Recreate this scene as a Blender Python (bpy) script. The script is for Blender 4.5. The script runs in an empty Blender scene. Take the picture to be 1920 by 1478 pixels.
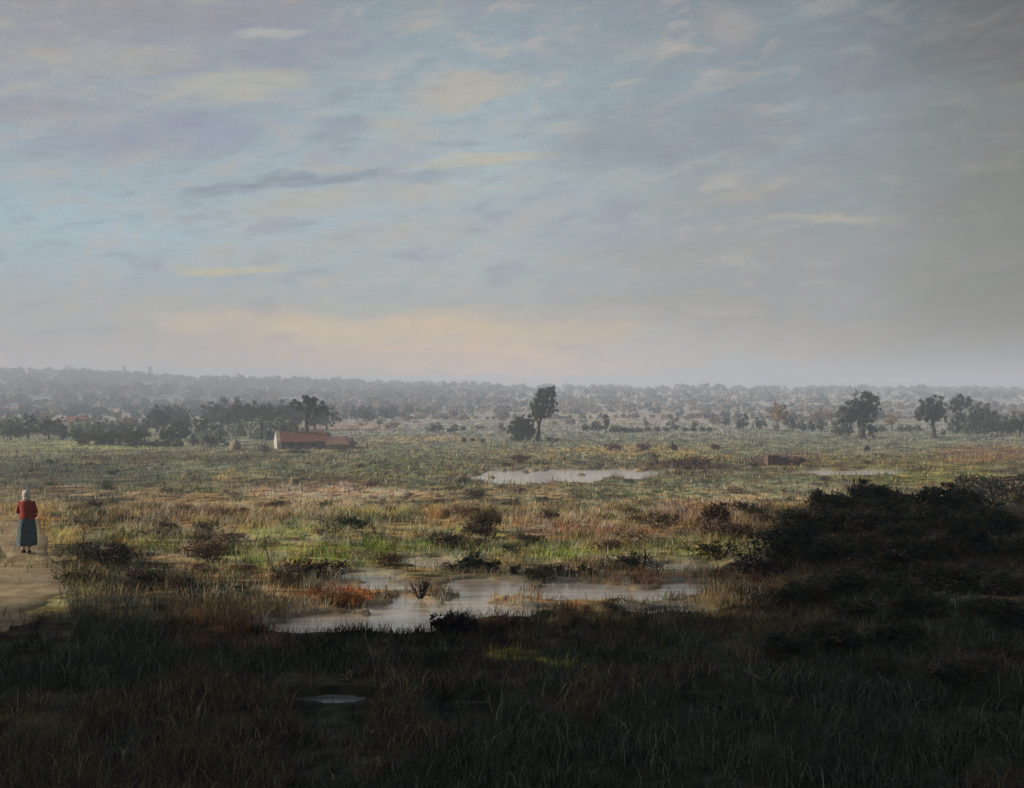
import bpy, bmesh, math, random
import numpy as np
from mathutils import Vector, Matrix
rad = math.radians
F, CX, HY, CAMZ = 2318.0, 960.0, 739.0, 4.3      # focal length and centre of the view, in photograph pixels; eye height
scene = bpy.context.scene
col = scene.collection
def s2l(c):
    return tuple(((v/255)/12.92 if v/255 <= .04045 else ((v/255+.055)/1.055)**2.4) for v in c)

# ------------------------------------------------------------ camera
cam = bpy.data.cameras.new('camera'); cam_o = bpy.data.objects.new('camera', cam); col.objects.link(cam_o)
cam.sensor_width = 36; cam.lens = 36*F/1920; cam.clip_start = .1; cam.clip_end = 20000
cam_o.location = (0, 0, CAMZ); cam_o.rotation_euler = (rad(90), 0, 0)
scene.camera = cam_o
scene.view_settings.view_transform = 'Standard'; scene.view_settings.look = 'None'
scene.view_settings.exposure = .45; scene.view_settings.gamma = 1; scene.view_settings.use_curve_mapping = False
cy = scene.cycles
cy.max_bounces = 5; cy.diffuse_bounces = 2; cy.glossy_bounces = 2; cy.transmission_bounces = 3; cy.transparent_max_bounces = 6
cy.volume_bounces = 1; cy.use_denoising = True

# ------------------------------------------------------------ sun and sky
SUN_AZ, SUN_EL = rad(-94), rad(18)               # azimuth from the view direction (negative = left)
sun = bpy.data.lights.new('sun', 'SUN'); sun.energy = 4.4; sun.angle = rad(5); sun.color = (1, .86, .68)
sun_o = bpy.data.objects.new('sun', sun); col.objects.link(sun_o)
sd = Vector((math.sin(SUN_AZ)*math.cos(SUN_EL), math.cos(SUN_AZ)*math.cos(SUN_EL), math.sin(SUN_EL)))
sun_o.rotation_euler = sd.to_track_quat('Z', 'Y').to_euler()

class NT:
    def __init__(s, tree): s.t = tree
    def n(s, typ, **kw):
        nd = s.t.nodes.new(typ)
        for k, v in kw.items(): setattr(nd, k, v)
        return nd
    def link(s, a, b): s.t.links.new(a, b)
    def put(s, sock, v):
        if hasattr(v, 'links') or isinstance(v, bpy.types.NodeSocket): s.link(v, sock)
        else: sock.default_value = v
    def m(s, op, a, b=0.0, c=0.0, clamp=False):
        nd = s.n('ShaderNodeMath', operation=op, use_clamp=clamp)
        s.put(nd.inputs[0], a); s.put(nd.inputs[1], b); s.put(nd.inputs[2], c)
        return nd.outputs[0]
    def mix(s, f, a, b, blend='MIX'):
        nd = s.n('ShaderNodeMix', data_type='RGBA', blend_type=blend)
        s.put(nd.inputs[0], f)
        s.put(nd.inputs[6], a if not isinstance(a, tuple) else (*a[:3], 1)); s.put(nd.inputs[7], b if not isinstance(b, tuple) else (*b[:3], 1))
        return nd.outputs[2]
    def noise(s, vec, scale, detail=3, rough=.55, dist=0):
        nd = s.n('ShaderNodeTexNoise'); s.link(vec, nd.inputs['Vector'])
        nd.inputs['Scale'].default_value = scale; nd.inputs['Detail'].default_value = detail
        nd.inputs['Roughness'].default_value = rough; nd.inputs['Distortion'].default_value = dist
        return nd.outputs['Fac']
    def rng(s, v, a, b, c=0.0, d=1.0, smooth=True):
        nd = s.n('ShaderNodeMapRange', interpolation_type='SMOOTHSTEP' if smooth else 'LINEAR')
        s.put(nd.inputs[0], v)
        for i, x in enumerate((a, b, c, d)): nd.inputs[i+1].default_value = x
        return nd.outputs[0]
    def ramp(s, v, stops):
        nd = s.n('ShaderNodeValToRGB'); s.link(v, nd.inputs[0]); e = nd.color_ramp.elements
        while len(e) < len(stops): e.new(.5)
        for el, (p, c) in zip(e, stops): el.position = p; el.color = (*c, 1)
        return nd.outputs[0]
    def comb(s, x, y, z):
        nd = s.n('ShaderNodeCombineXYZ'); s.put(nd.inputs[0], x); s.put(nd.inputs[1], y); s.put(nd.inputs[2], z)
        return nd.outputs[0]

world = bpy.data.worlds.new('World'); scene.world = world; world.use_nodes = True
wt = world.node_tree; wt.nodes.clear(); W = NT(wt)
out = W.n('ShaderNodeOutputWorld'); bg = W.n('ShaderNodeBackground'); W.link(bg.outputs[0], out.inputs[0])
sky = W.n('ShaderNodeTexSky', sky_type='NISHITA'); sky.sun_disc = False; sky.sun_elevation = SUN_EL; sky.sun_rotation = SUN_AZ % (2*math.pi)
sky.air_density = 1.4; sky.dust_density = 3; sky.altitude = 50
tc = W.n('ShaderNodeTexCoord'); sep = W.n('ShaderNodeSeparateXYZ'); W.link(tc.outputs['Generated'], sep.inputs[0])
X_, Y_, Z_ = sep.outputs
az = W.m('ARCTAN2', X_, Y_)
el = W.m('ARCSINE', Z_)
wcoord = W.comb(W.m('MULTIPLY', az, 1.0), W.m('MULTIPLY_ADD', el, 3.0, W.m('MULTIPLY', az, -.45)), 0.0)   # cloud streaks rise gently to the right
warp = W.noise(wcoord, 5, 4, .6)
warp2 = W.noise(wcoord, 13, 4, .62)
aw = W.m('ADD', az, W.m('MULTIPLY_ADD', warp, .10, -.05))
ew = W.m('ADD', W.m('ADD', el, W.m('MULTIPLY_ADD', warp, .05, -.025)), W.m('MULTIPLY_ADD', warp2, .02, -.01))
EMAX = .5
t = W.m('DIVIDE', ew, EMAX, clamp=True)
def E(y): return max(0, math.atan((HY-y)/F))/EMAX
def A(x): return math.atan((x-CX)/F)
def colramp(lst, top):
    st = [(E(y), s2l(c)) for y, c in lst]; st.append((.72, s2l(top))); st.append((1, s2l(tuple(v*.8 for v in top))))
    return W.ramp(t, st)
rL = colramp([(735, (335,236,160)), (690, (212,174,144)), (630, (176,169,160)), (560, (160,172,178)), (440, (162,186,198)), (330, (158,174,184)), (220, (152,166,176)), (110, (156,163,168)), (0, (138,145,155))], (120,128,138))
rC = colramp([(735, (375,262,150)), (700, (285,212,138)), (620, (200,180,148)), (560, (168,175,174)), (450, (166,180,186)), (340, (168,184,188)), (200, (156,174,182)), (60, (142,158,166)), (-40, (132,146,154))], (108,118,126))
rR = colramp([(735, (205,162,124)), (700, (186,154,124)), (600, (146,143,138)), (500, (144,149,152)), (380, (138,147,152)), (240, (132,143,150)), (120, (126,138,146)), (0, (118,130,138))], (90,98,104))
rF = colramp([(735, (120,92,60)), (690, (106,88,64)), (600, (102,98,86)), (480, (112,111,100)), (330, (108,109,103)), (200, (100,101,97)), (80, (82,85,85)), (0, (72,75,76))], (60,64,66))
c = W.mix(W.rng(aw, A(280), A(860)), rL, rC)
c = W.mix(W.rng(aw, A(850), A(1500)), c, rR)
c = W.mix(W.rng(W.m('MULTIPLY_ADD', W.m('SUBTRACT', aw, az), .4, az), A(1480), A(1930)), c, rF)
calm = W.rng(az, A(1300), A(1750), 1, .22)
def rk(v, a, b, k): return W.m('MULTIPLY', W.rng(v, a, b, 0, k), calm)
# soft cloud tints: bluish lilac, warm straw, pale blue
n1 = W.noise(wcoord, 3.2, 5, .6, .4); n2 = W.noise(wcoord, 7.5, 5, .62, .3); n3 = W.noise(wcoord, 30, 4, .7)
c = W.mix(rk(n1, .48, .66, .42), c, s2l((146,148,165)))
c = W.mix(rk(n2, .52, .70, .35), c, s2l((188,176,160)))
c = W.mix(rk(n1, .46, .34, .40), c, s2l((160,186,196)))
n4 = W.noise(wcoord, 19, 5, .65, .5)
c = W.mix(rk(n4, .49, .66, .50), c, s2l((186,174,164)))
c = W.mix(rk(n4, .49, .34, .50), c, s2l((140,146,162)))
c = W.mix(.04, c, s2l((160,160,160)))
def blob(cx, cy_, rx, ry, color, k, slope=-.12):
    """one drifting cloud: an ellipse on the sky, its edge broken by noise"""
    global c
    dx = W.m('SUBTRACT', aw, A(cx)); dy = W.m('SUBTRACT', ew, math.atan((HY-cy_)/F))
    dy = W.m('MULTIPLY_ADD', dx, slope, dy)
    d2 = W.m('ADD', W.m('POWER', W.m('ABSOLUTE', W.m('DIVIDE', dx, rx/F)), 2.0), W.m('POWER', W.m('ABSOLUTE', W.m('DIVIDE', dy, ry/F)), 2.0))
    d2 = W.m('ADD', d2, W.m('MULTIPLY_ADD', n2, 5.5, -2.75))
    c = W.mix(W.rng(d2, 1.9, -.7, 0, k), c, s2l(color))
for b in [(180, 70, 330, 60, (150,146,152), .8), (470, 115, 270, 45, (142,146,162), .7), (215, 150, 170, 22, (176,168,158), .7), (480, 92, 60, 9, (188,184,176), .6),
          (420, 180, 170, 24, (186,180,160), .75), (60, 240, 170, 22, (158,154,156), .7), (300, 270, 230, 40, (146,152,170), .65), (640, 245, 62, 22, (136,142,160), .7),
          (735, 240, 70, 26, (184,174,154), .65), (870, 165, 110, 26, (188,174,155), .6), (540, 345, 190, 9, (128,138,154), .9, -.1), (790, 335, 70, 10, (132,142,158), .8),
          (900, 305, 150, 10, (194,182,158), .75), (620, 380, 260, 22, (180,174,162), .65), (650, 460, 300, 26, (178,172,164), .6), (430, 512, 110, 11, (200,188,150), 1.0, 0),
          (760, 620, 420, 26, (222,192,146), .9, 0), (330, 575, 260, 18, (172,168,160), .5, 0), (640, 675, 420, 12, (222,184,146), .85, 0), (1345, 75, 60, 40, (162,155,150), .8),
          (1390, 375, 170, 22, (160,152,144), .6), (1500, 432, 160, 8, (178,170,152), .8, 0), (1300, 480, 210, 18, (158,150,144), .6, 0), (1280, 560, 240, 16, (160,152,142), .5, 0), (1250, 250, 200, 60, (126,134,146), .5)]:
    blob(*b)
# brush-fine streaking of thin cirrus
fine = W.noise(W.comb(W.m('MULTIPLY', az, 26.0), W.m('MULTIPLY', el, 120.0), 0.0), 1.6, 6, .7)
c = W.mix(1.0, c, W.ramp(fine, [(.3, (.93,.93,.94)), (.7, (1.08,1.08,1.07))]), 'MULTIPLY')
grain = W.noise(W.comb(W.m('MULTIPLY', az, 260.0), W.m('MULTIPLY', el, 380.0), 0.0), 1.5, 3, .7)
c = W.mix(1.0, c, W.ramp(grain, [(.3, (.93,.93,.93)), (.7, (1.07,1.07,1.07))]), 'MULTIPLY')
# unseen cloud behind the viewer, toned for fill, and the Nishita sky glimmering through
c = W.mix(W.rng(Y_, .35, -.5, 0, .6), c, s2l((138,142,146)))
skyb = W.n('ShaderNodeVectorMath', operation='SCALE'); W.link(sky.outputs[0], skyb.inputs[0]); skyb.inputs['Scale'].default_value = .9
c10 = W.n('ShaderNodeVectorMath', operation='SCALE'); W.link(c, c10.inputs[0]); c10.inputs['Scale'].default_value = 10
W.link(W.mix(.92, skyb.outputs[0], c10.outputs[0]), bg.inputs['Color'])
bg.inputs['Strength'].default_value = .078
world.cycles.sampling_method = 'MANUAL'; world.cycles.sample_map_resolution = 512

# ------------------------------------------------------------ numpy noise, terrain, geometry helpers
def _h(i, j, s):
    v = np.sin(i*127.1 + j*311.7 + s*74.7)*43758.5453
    return v - np.floor(v)
def vn(x, y, s=0):
    i, j = np.floor(x), np.floor(y); fx, fy = x-i, y-j
    fx = fx*fx*(3-2*fx); fy = fy*fy*(3-2*fy)
    return (_h(i,j,s)*(1-fx)+_h(i+1,j,s)*fx)*(1-fy)+(_h(i,j+1,s)*(1-fx)+_h(i+1,j+1,s)*fx)*fy
def fbm(x, y, s=0, o=4):
    a, t_, tot = 1, 0, 0
    for k in range(o):
        t_ = t_ + a*vn(x*2**k, y*2**k, s+k*13); tot += a; a *= .55
    return t_/tot
def S(t_): t_ = np.clip(t_, 0, 1); return t_*t_*(3-2*t_)

CREST = [(-1500,-45), (-600,-49), (0,-34), (130,-33), (290,-24), (450,-18), (700,-13), (960,-12), (1200,-9), (1500,-6), (1920,-2), (2600,0), (4000,-5)]
def gbase(Y): return -2.5*S((Y-38)/42) - 1.2*S((Y-125)/35)
def px_of(X, Y, z):
    Yc = np.maximum(Y, 1)
    return CX+X/Yc*F, HY+(CAMZ-z)/Yc*F
PONDS = {'a': [(700,1072,80,8), (600,1013,60,6), (1300,1057,110,8), (470,1006,50,5), (760,1012,50,5), (845,1046,80,13), (1085,1100,230,17), (900,1088,120,14), (870,1130,200,22), (700,1160,150,20), (570,1170,110,14), (1240,1136,80,6), (740,1092,140,8)],
         'b': [(1010,893,130,13), (1160,888,90,9), (1085,883,150,5), (1590,884,110,5)],
         'c': [(620,1301,80,13), (855,1308,80,11), (1320,1291,52,8), (730,1306,60,6)]}
def pond_mask(qx, qy):
    """1 inside a pond, 0 outside, with a broken shoreline"""
    m = np.zeros_like(qx)
    for k, L in PONDS.items():
        for (x, y, a, b) in L:
            s = 1 if k != 'b' else .7
            w = (fbm(qx/(55*s), qy/(13*s), 5, 4)-.5) if k != 'c' else (fbm(qx/22, qy/6, 5, 4)-.5)
            d = ((qx-x)/a)**2 + ((qy-y)/b)**2 + w*(3.1 if k != 'c' else 1.7)
            m = np.maximum(m, S((1.15-d)/.45))
    isl = np.maximum(S(1.2-((qx-655)/85)**2-((qy-1119)/13)**2-(fbm(qx/30,qy/9,8)-.5)*1.5), S(1.2-((qx-1000)/110)**2-((qy-1122)/7)**2-(fbm(qx/30,qy/9,9)-.5)*2))
    return m*(1-isl)
def terr(X, Y):
    X = np.asarray(X, float); Y = np.asarray(Y, float)
    z = gbase(Y)
    u = CX+X/np.maximum(Y, 30)*F
    c_ = np.interp(u, [p[0] for p in CREST], [-p[1] for p in CREST])
    zc = CAMZ + c_/F*1400
    z = z + (zc+3.7)*(.75*S((Y-370)/1030)+.25*S((Y-600)/800)) + S((Y-420)/300)*(fbm(X/160, Y/160, 3)-.5)*9*S((Y-400)/600)
    bump = (fbm(X/5, Y/5, 1)-.5)*.34 + (fbm(X/.9, Y/.9, 2)-.5)*.10
    z = z + np.where(Y < 500, bump*S((Y+5)/20), bump)
    qx, qy = px_of(X, Y, gbase(Y))
    pm = np.where((Y > 8) & (Y < 140), pond_mask(qx, qy), 0)
    flat = S((qx-420)/60)*S((1400-qx)/60)*S((qy-1025)/15)*S((1215-qy)/20)*(Y > 8)*(Y < 60)
    z = z-flat*(bump*.65+.05)
    rightrise = S((X-3)/8)*S((60-Y)/25)*.35
    return (z+rightrise)*(1-pm) + pm*(gbase(Y)-.30)
def at(px, py):
    """the ground point seen at a photograph pixel"""
    ys = np.concatenate([np.arange(8, 200, .1), np.arange(200, 1500, 1)])
    X = (px-CX)/F*ys; z = terr(X, ys)
    q = HY+(CAMZ-z)/ys*F
    i = np.argmax(q <= py) if (q <= py).any() else len(ys)-1
    return Vector((float(X[i]), float(ys[i]), float(z[i])))
def ground(x, y): return float(terr(x, y))

def mesh_np(name, co, faces_list, tint=None, mat=None):
    """co (n,3); faces_list: arrays of equal-length faces"""
    me = bpy.data.meshes.new(name)
    co = np.asarray(co, np.float32)
    me.vertices.add(len(co)); me.vertices.foreach_set('co', co.ravel())
    lv = np.concatenate([f.ravel() for f in faces_list]); ln = np.concatenate([np.full(len(f), f.shape[1]) for f in faces_list])
    ls = np.concatenate([[0], np.cumsum(ln)[:-1]])
    me.loops.add(len(lv)); me.loops.foreach_set('vertex_index', lv.astype(np.int32))
    me.polygons.add(len(ln)); me.polygons.foreach_set('loop_start', ls.astype(np.int32))
    try: me.polygons.foreach_set('loop_total', ln.astype(np.int32))
    except Exception: pass
    me.update(calc_edges=True)
    if tint is not None:
        at_ = me.color_attributes.new('tint', 'FLOAT_COLOR', 'POINT')
        t4 = np.ones((len(co), 4), np.float32); t4[:, :3] = tint
        at_.data.foreach_set('color', t4.ravel())
    if mat: me.materials.append(mat)
    return me
def link(me_or_none, name, parent=None, loc=None, rz=0):
    o = bpy.data.objects.new(name, me_or_none); col.objects.link(o)
    if parent: o.parent = parent
    if loc is not None: o.location = loc
    o.rotation_euler.z = rz
    return o
def tag(o, label=None, cat=None, group=None, kind=None):
    if label: o['label'] = label
    if cat: o['category'] = cat
    if group: o['group'] = group
    if kind: o['kind'] = kind
    return o

# ------------------------------------------------------------ materials
def mat_leaf(name, trans=.25, rough=.85):
    m = bpy.data.materials.new(name); m.use_nodes = True; nt = m.node_tree; nt.nodes.clear(); N = NT(nt)
    o = N.n('ShaderNodeOutputMaterial'); a = N.n('ShaderNodeAttribute', attribute_name='tint')
    d = N.n('ShaderNodeBsdfPrincipled'); d.inputs['Roughness'].default_value = rough; d.inputs['Specular IOR Level'].default_value = .15
    t_ = N.n('ShaderNodeBsdfTranslucent'); mx = N.n('ShaderNodeMixShader'); mx.inputs[0].default_value = trans
    N.link(a.outputs['Color'], d.inputs['Base Color']); N.link(a.outputs['Color'], t_.inputs['Color'])
    N.link(d.outputs[0], mx.inputs[1]); N.link(t_.outputs[0], mx.inputs[2]); N.link(mx.outputs[0], o.inputs[0])
    return m
M_leaf = mat_leaf('foliage_leaf'); M_grass = mat_leaf('grass_blade', .3)
def mat_rough(name, c1, c2, scale=4, rough=.9, bump=.4, stretch=(1,1,1)):
    m = bpy.data.materials.new(name); m.use_nodes = True; nt = m.node_tree; N = NT(nt)
    p = nt.nodes['Principled BSDF']; tcn = N.n('ShaderNodeTexCoord'); mp = N.n('ShaderNodeMapping'); mp.inputs['Scale'].default_value = stretch
    N.link(tcn.outputs['Object'], mp.inputs[0])
    f = N.noise(mp.outputs[0], scale, 6, .65)
    N.link(N.mix(N.rng(f, .35, .65), c1, c2), p.inputs['Base Color']); p.inputs['Roughness'].default_value = rough; p.inputs['Specular IOR Level'].default_value = .2
    b = N.n('ShaderNodeBump'); b.inputs['Strength'].default_value = bump; b.inputs['Distance'].default_value = .05; N.link(f, b.inputs['Height']); N.link(b.outputs[0], p.inputs['Normal'])
    return m
M_bark = mat_rough('bark', (.035,.029,.024), (.08,.068,.056), 6, stretch=(3,3,.5))
M_plaster = mat_rough('lime_plaster', (.30,.28,.25), (.46,.43,.38), 2)
M_redroof = mat_rough('red_clay_tiles', (.13,.06,.04), (.30,.115,.06), 2.2, stretch=(1,4,4))
M_oldroof = mat_rough('weathered_brown_roof', (.12,.07,.05), (.22,.13,.09), 3)
M_brick = mat_rough('old_brick', (.11,.08,.065), (.18,.13,.105), 8)
M_wood = mat_rough('dark_timber', (.03,.025,.02), (.07,.055,.04), 5)
M_straw = mat_rough('straw', (.20,.15,.09), (.32,.24,.15), 9, stretch=(6,6,.6))
M_peat = mat_rough('cut_peat', (.08,.055,.048), (.14,.095,.08), 5)
M_sand = mat_rough('sandy_track', (.25,.19,.11), (.42,.34,.22), 1.2)

# ground
gm = bpy.data.materials.new('marsh_soil'); gm.use_nodes = True; G = NT(gm.node_tree); gp = gm.node_tree.nodes['Principled BSDF']
ga = G.n('ShaderNodeAttribute', attribute_name='tint'); gt = G.n('ShaderNodeTexCoord'); gmp = G.n('ShaderNodeMapping'); gmp.inputs['Scale'].default_value = (.6,1,1)
G.link(gt.outputs['Object'], gmp.inputs[0])
g1 = G.noise(gmp.outputs[0], 1.3, 8, .7); g2 = G.noise(gmp.outputs[0], .25, 5, .6)
gc = G.mix(1.0, ga.outputs['Color'], G.ramp(g1, [(.3, (.55,.55,.55)), (.7, (1.45,1.42,1.35))]), 'MULTIPLY')
gc = G.mix(1.0, gc, G.ramp(g2, [(.35, (.8,.85,.8)), (.65, (1.2,1.12,1.05))]), 'MULTIPLY')
G.link(gc, gp.inputs['Base Color']); gp.inputs['Roughness'].default_value = .95; gp.inputs['Specular IOR Level'].default_value = .1
gb = G.n('ShaderNodeBump'); gb.inputs['Strength'].default_value = .8; gb.inputs['Distance'].default_value = .12; G.link(g1, gb.inputs['Height']); G.link(gb.outputs[0], gp.inputs['Normal'])
# water
wm = bpy.data.materials.new('still_water'); wm.use_nodes = True; Q = NT(wm.node_tree); wp = wm.node_tree.nodes['Principled BSDF']
wtc = Q.n('ShaderNodeTexCoord'); wmp = Q.n('ShaderNodeMapping'); wmp.inputs['Scale'].default_value = (.5, 2.2, 1); Q.link(wtc.outputs['Object'], wmp.inputs[0])
wn = Q.noise(wmp.outputs[0], 1.2, 5, .6)
Q.link(Q.mix(Q.rng(wn, .38, .62), (.64,.54,.42), (.42,.35,.27)), wp.inputs['Base Color'])
wp.inputs['Roughness'].default_value = .13; wp.inputs['IOR'].default_value = 1.7
wb = Q.n('ShaderNodeBump'); wb.inputs['Strength'].default_value = .25; wb.inputs['Distance'].default_value = .03
Q.link(Q.noise(wmp.outputs[0], 7, 3, .5), wb.inputs['Height']); Q.link(wb.outputs[0], wp.inputs['Normal'])

# ------------------------------------------------------------ what grows where: vegetation colours, with far haze and near shade painted in
KV = 2.2
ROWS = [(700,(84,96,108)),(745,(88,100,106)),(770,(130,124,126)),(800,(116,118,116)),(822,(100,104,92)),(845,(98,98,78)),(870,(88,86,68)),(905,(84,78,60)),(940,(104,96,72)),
        (985,(112,104,76)),(1025,(96,94,62)),(1060,(104,98,70)),(1110,(86,74,52)),(1170,(60,54,38)),(1230,(46,46,36)),(1478,(42,44,36))]  # far rows tinted for haze, near rows darkened for shade
PATCH = [ (1450,745,620,26,(140,146,152),.85), (250,1015,90,14,(92,98,46),.7), (720,962,110,10,(110,114,56),.7), (1130,1040,120,9,(108,112,50),.7), (430,945,110,9,(96,94,46),.6), (850,1040,70,10,(112,116,50),.7), (300,915,150,10,(70,80,56),.7), (1200,925,160,10,(70,82,58),.7), (800,915,120,8,(74,82,56),.7), (200,975,90,14,(60,58,42),.7), (1420,1000,90,20,(96,92,52),.6), (560,1075,150,12,(84,88,42),.6), # x, y, rx, ry, vegetation colour, cover; first patch is painted haze
 (120,835,260,9,(120,126,88),.7), (330,860,200,10,(66,64,48),.6), (100,890,260,25,(60,68,60),.8), (400,880,200,14,(88,96,80),.6), (440,893,70,9,(128,118,82),.6), (620,905,140,12,(66,60,46),.6),
 (760,880,140,25,(80,88,64),.6), (1180,845,160,10,(128,112,72),.7), (1300,860,70,8,(130,120,62),.6), (1290,872,90,12,(70,56,50),.9), (1480,862,80,12,(84,58,50),.8), (1700,870,260,16,(100,92,58),.8),
 (1850,850,120,16,(104,80,52),.7), (1700,895,200,12,(104,106,58),.7), (1000,850,120,8,(120,110,80),.5), (1380,905,300,14,(74,86,70),.6), (900,935,260,10,(70,70,52),.7),
 (630,925,190,13,(156,130,112),.85), (300,930,120,10,(104,84,58),.7), (180,935,90,16,(52,50,42),.8), (520,955,260,10,(146,130,104),.85), (330,968,120,9,(66,50,42),.8), (310,990,130,16,(136,124,98),.75), (420,1010,110,14,(60,48,46),.8),
 (640,982,170,11,(54,62,48),.8), (850,975,90,16,(112,90,62),.6), (560,1000,110,18,(122,126,78),.75), (340,1042,170,14,(146,130,102),.85), (500,1045,120,18,(92,106,46),.8), (690,1035,140,22,(94,108,46),.85), (640,1060,120,12,(100,98,50),.7),
 (900,1005,120,12,(120,120,84),.6), (1060,985,110,18,(142,112,94),.75), (1130,1002,130,8,(150,92,70),.8), (1000,1035,130,13,(100,112,52),.85), (1260,1030,150,14,(102,104,58),.8), (1180,960,130,12,(86,88,66),.6), (1340,975,130,40,(122,98,82),.75),
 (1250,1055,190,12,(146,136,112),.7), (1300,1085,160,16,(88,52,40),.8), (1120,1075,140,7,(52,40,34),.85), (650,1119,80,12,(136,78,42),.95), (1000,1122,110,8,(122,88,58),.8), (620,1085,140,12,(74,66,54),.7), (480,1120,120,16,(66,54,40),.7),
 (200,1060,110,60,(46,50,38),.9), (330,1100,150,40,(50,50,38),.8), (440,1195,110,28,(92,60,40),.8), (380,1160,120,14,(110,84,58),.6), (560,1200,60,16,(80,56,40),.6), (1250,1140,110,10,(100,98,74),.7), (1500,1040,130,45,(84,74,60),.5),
 (1540,1060,60,14,(120,80,52),.4), (1450,920,180,18,(112,112,88),.6), (1580,960,110,18,(100,94,66),.5), (1700,1050,260,120,(40,44,40),.9), (960,1228,70,9,(150,140,60),.8), (1040,1236,50,7,(150,148,56),.8), (900,1180,120,14,(62,44,44),.7),  # wide dark patch paints the shade of the right thicket
 (1340,1430,30,8,(130,120,50),.6), (940,1425,40,8,(130,124,50),.6), (1480,1310,50,14,(80,56,50),.5), (1500,1440,40,14,(100,92,60),.6),
 (40,985,70,32,(150,110,64),.9), (90,1010,40,22,(130,120,80),.8), (60,1108,100,34,(146,134,92),.9), (70,1350,110,50,(66,62,50),.7),
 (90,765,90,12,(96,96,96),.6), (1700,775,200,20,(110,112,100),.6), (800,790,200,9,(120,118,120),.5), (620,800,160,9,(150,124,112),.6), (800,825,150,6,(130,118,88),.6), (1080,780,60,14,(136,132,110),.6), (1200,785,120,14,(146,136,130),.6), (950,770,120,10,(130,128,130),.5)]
def veg(X, Y, z, jitter=1.0, seed=0):
    qx, qy = px_of(X, Y, z)
    s = np.clip((qy-HY)/250, .12, 1.6)
    wx = (fbm(qx/(60*s), qy/(22*s), 31)-.5)*110*s*jitter; wy = (fbm(qx/(60*s), qy/(22*s), 47)-.5)*46*s*jitter
    x, y = qx+wx, qy+wy
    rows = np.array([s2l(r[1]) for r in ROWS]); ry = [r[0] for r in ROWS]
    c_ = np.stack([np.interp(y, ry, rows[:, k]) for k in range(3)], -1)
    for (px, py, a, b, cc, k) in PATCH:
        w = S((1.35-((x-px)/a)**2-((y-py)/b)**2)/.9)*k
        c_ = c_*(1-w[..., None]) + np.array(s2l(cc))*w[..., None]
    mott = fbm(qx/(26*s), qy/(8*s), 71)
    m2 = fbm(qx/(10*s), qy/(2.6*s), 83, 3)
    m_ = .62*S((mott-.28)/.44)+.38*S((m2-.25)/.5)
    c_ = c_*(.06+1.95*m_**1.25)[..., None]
    straw = S((fbm(qx/(34*s), qy/(6.5*s), 101, 4)-.56)/.10)*S((qy-875)/60)*S((1175-qy)/60)*.75
    c_ = c_*(1-straw[..., None])+np.array(s2l((150,134,106)))*straw[..., None]
    shore = pond_mask(qx, qy); shore = S(shore/.12)*.6*((Y > 20) & (Y < 140))
    c_ = c_*(1-shore[..., None])+np.array(s2l((122,116,104)))*shore[..., None]
    hue = fbm(qx/(40*s), qy/(14*s), 91)-.5
    c_ = c_*np.stack([1+hue*.8, 1-.1*np.abs(hue), 1-hue*.9], -1)
    return np.clip(c_*KV, .004, .7)

# ------------------------------------------------------------ ground sheet
ys = np.concatenate([np.arange(-160, 8, 6.0), np.arange(8, 62, .13), 62*1.012**np.arange(0, 340)])
xs_h = np.concatenate([np.arange(0, 16, .17), 16*1.028**np.arange(0, 190)])
xs = np.concatenate([-xs_h[:0:-1], xs_h])
GX, GY = np.meshgrid(xs, ys); GZ = terr(GX, GY)
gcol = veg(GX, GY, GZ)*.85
ny, nx = GX.shape
idx = np.arange(ny*nx).reshape(ny, nx)
fc = np.stack([idx[:-1, :-1], idx[:-1, 1:], idx[1:, 1:], idx[1:, :-1]], -1).reshape(-1, 4)
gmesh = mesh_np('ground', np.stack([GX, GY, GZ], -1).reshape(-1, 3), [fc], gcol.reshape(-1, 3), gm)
gmesh.polygons.foreach_set('use_smooth', np.ones(len(fc), bool))
tag(link(gmesh, 'ground'), 'boggy marsh plain rising to far low hills', kind='structure')
XMAX, YMAX = xs[-1], ys[-1]

# ponds: level sheets of water cut by the hollows of the ground
wd_ = wm.copy(); wd_.name = 'dark_still_water'
for n_ in wd_.node_tree.nodes:
    if n_.type == 'MIX' and n_.data_type == 'RGBA': n_.inputs[6].default_value = (.22,.22,.24,1); n_.inputs[7].default_value = (.12,.12,.14,1)
def water(name, x0, y0, x1, y1, z, label, wm=wm):
    n = 24
    gx, gy = np.meshgrid(np.linspace(x0, x1, n), np.linspace(y0, y1, n))
    i = np.arange(n*n).reshape(n, n); f = np.stack([i[:-1,:-1], i[:-1,1:], i[1:,1:], i[1:,:-1]], -1).reshape(-1, 4)
    tag(link(mesh_np(name, np.stack([gx, gy, gx*0+z], -1).reshape(-1, 3), [f], None, wm), name), label, kind='structure')
water('water', -9.5, 21.5, 8, 38.5, -.13, 'shallow pond with pale reflections in the middle of the marsh')
water('water', -5, 86, 13, 122, -2.66, 'far pale pool below the lone tree')
water('water', 22, 102, 42, 118, -2.66, 'thin far pool on the marsh')
water('water', -4, 16.6, 1, 19.2, -.13, 'small dark puddle among the near grass', wd_)
water('water', 2, 17.2, 3.4, 18.7, -.13, 'tiny dark puddle among the near grass', wd_)

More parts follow.
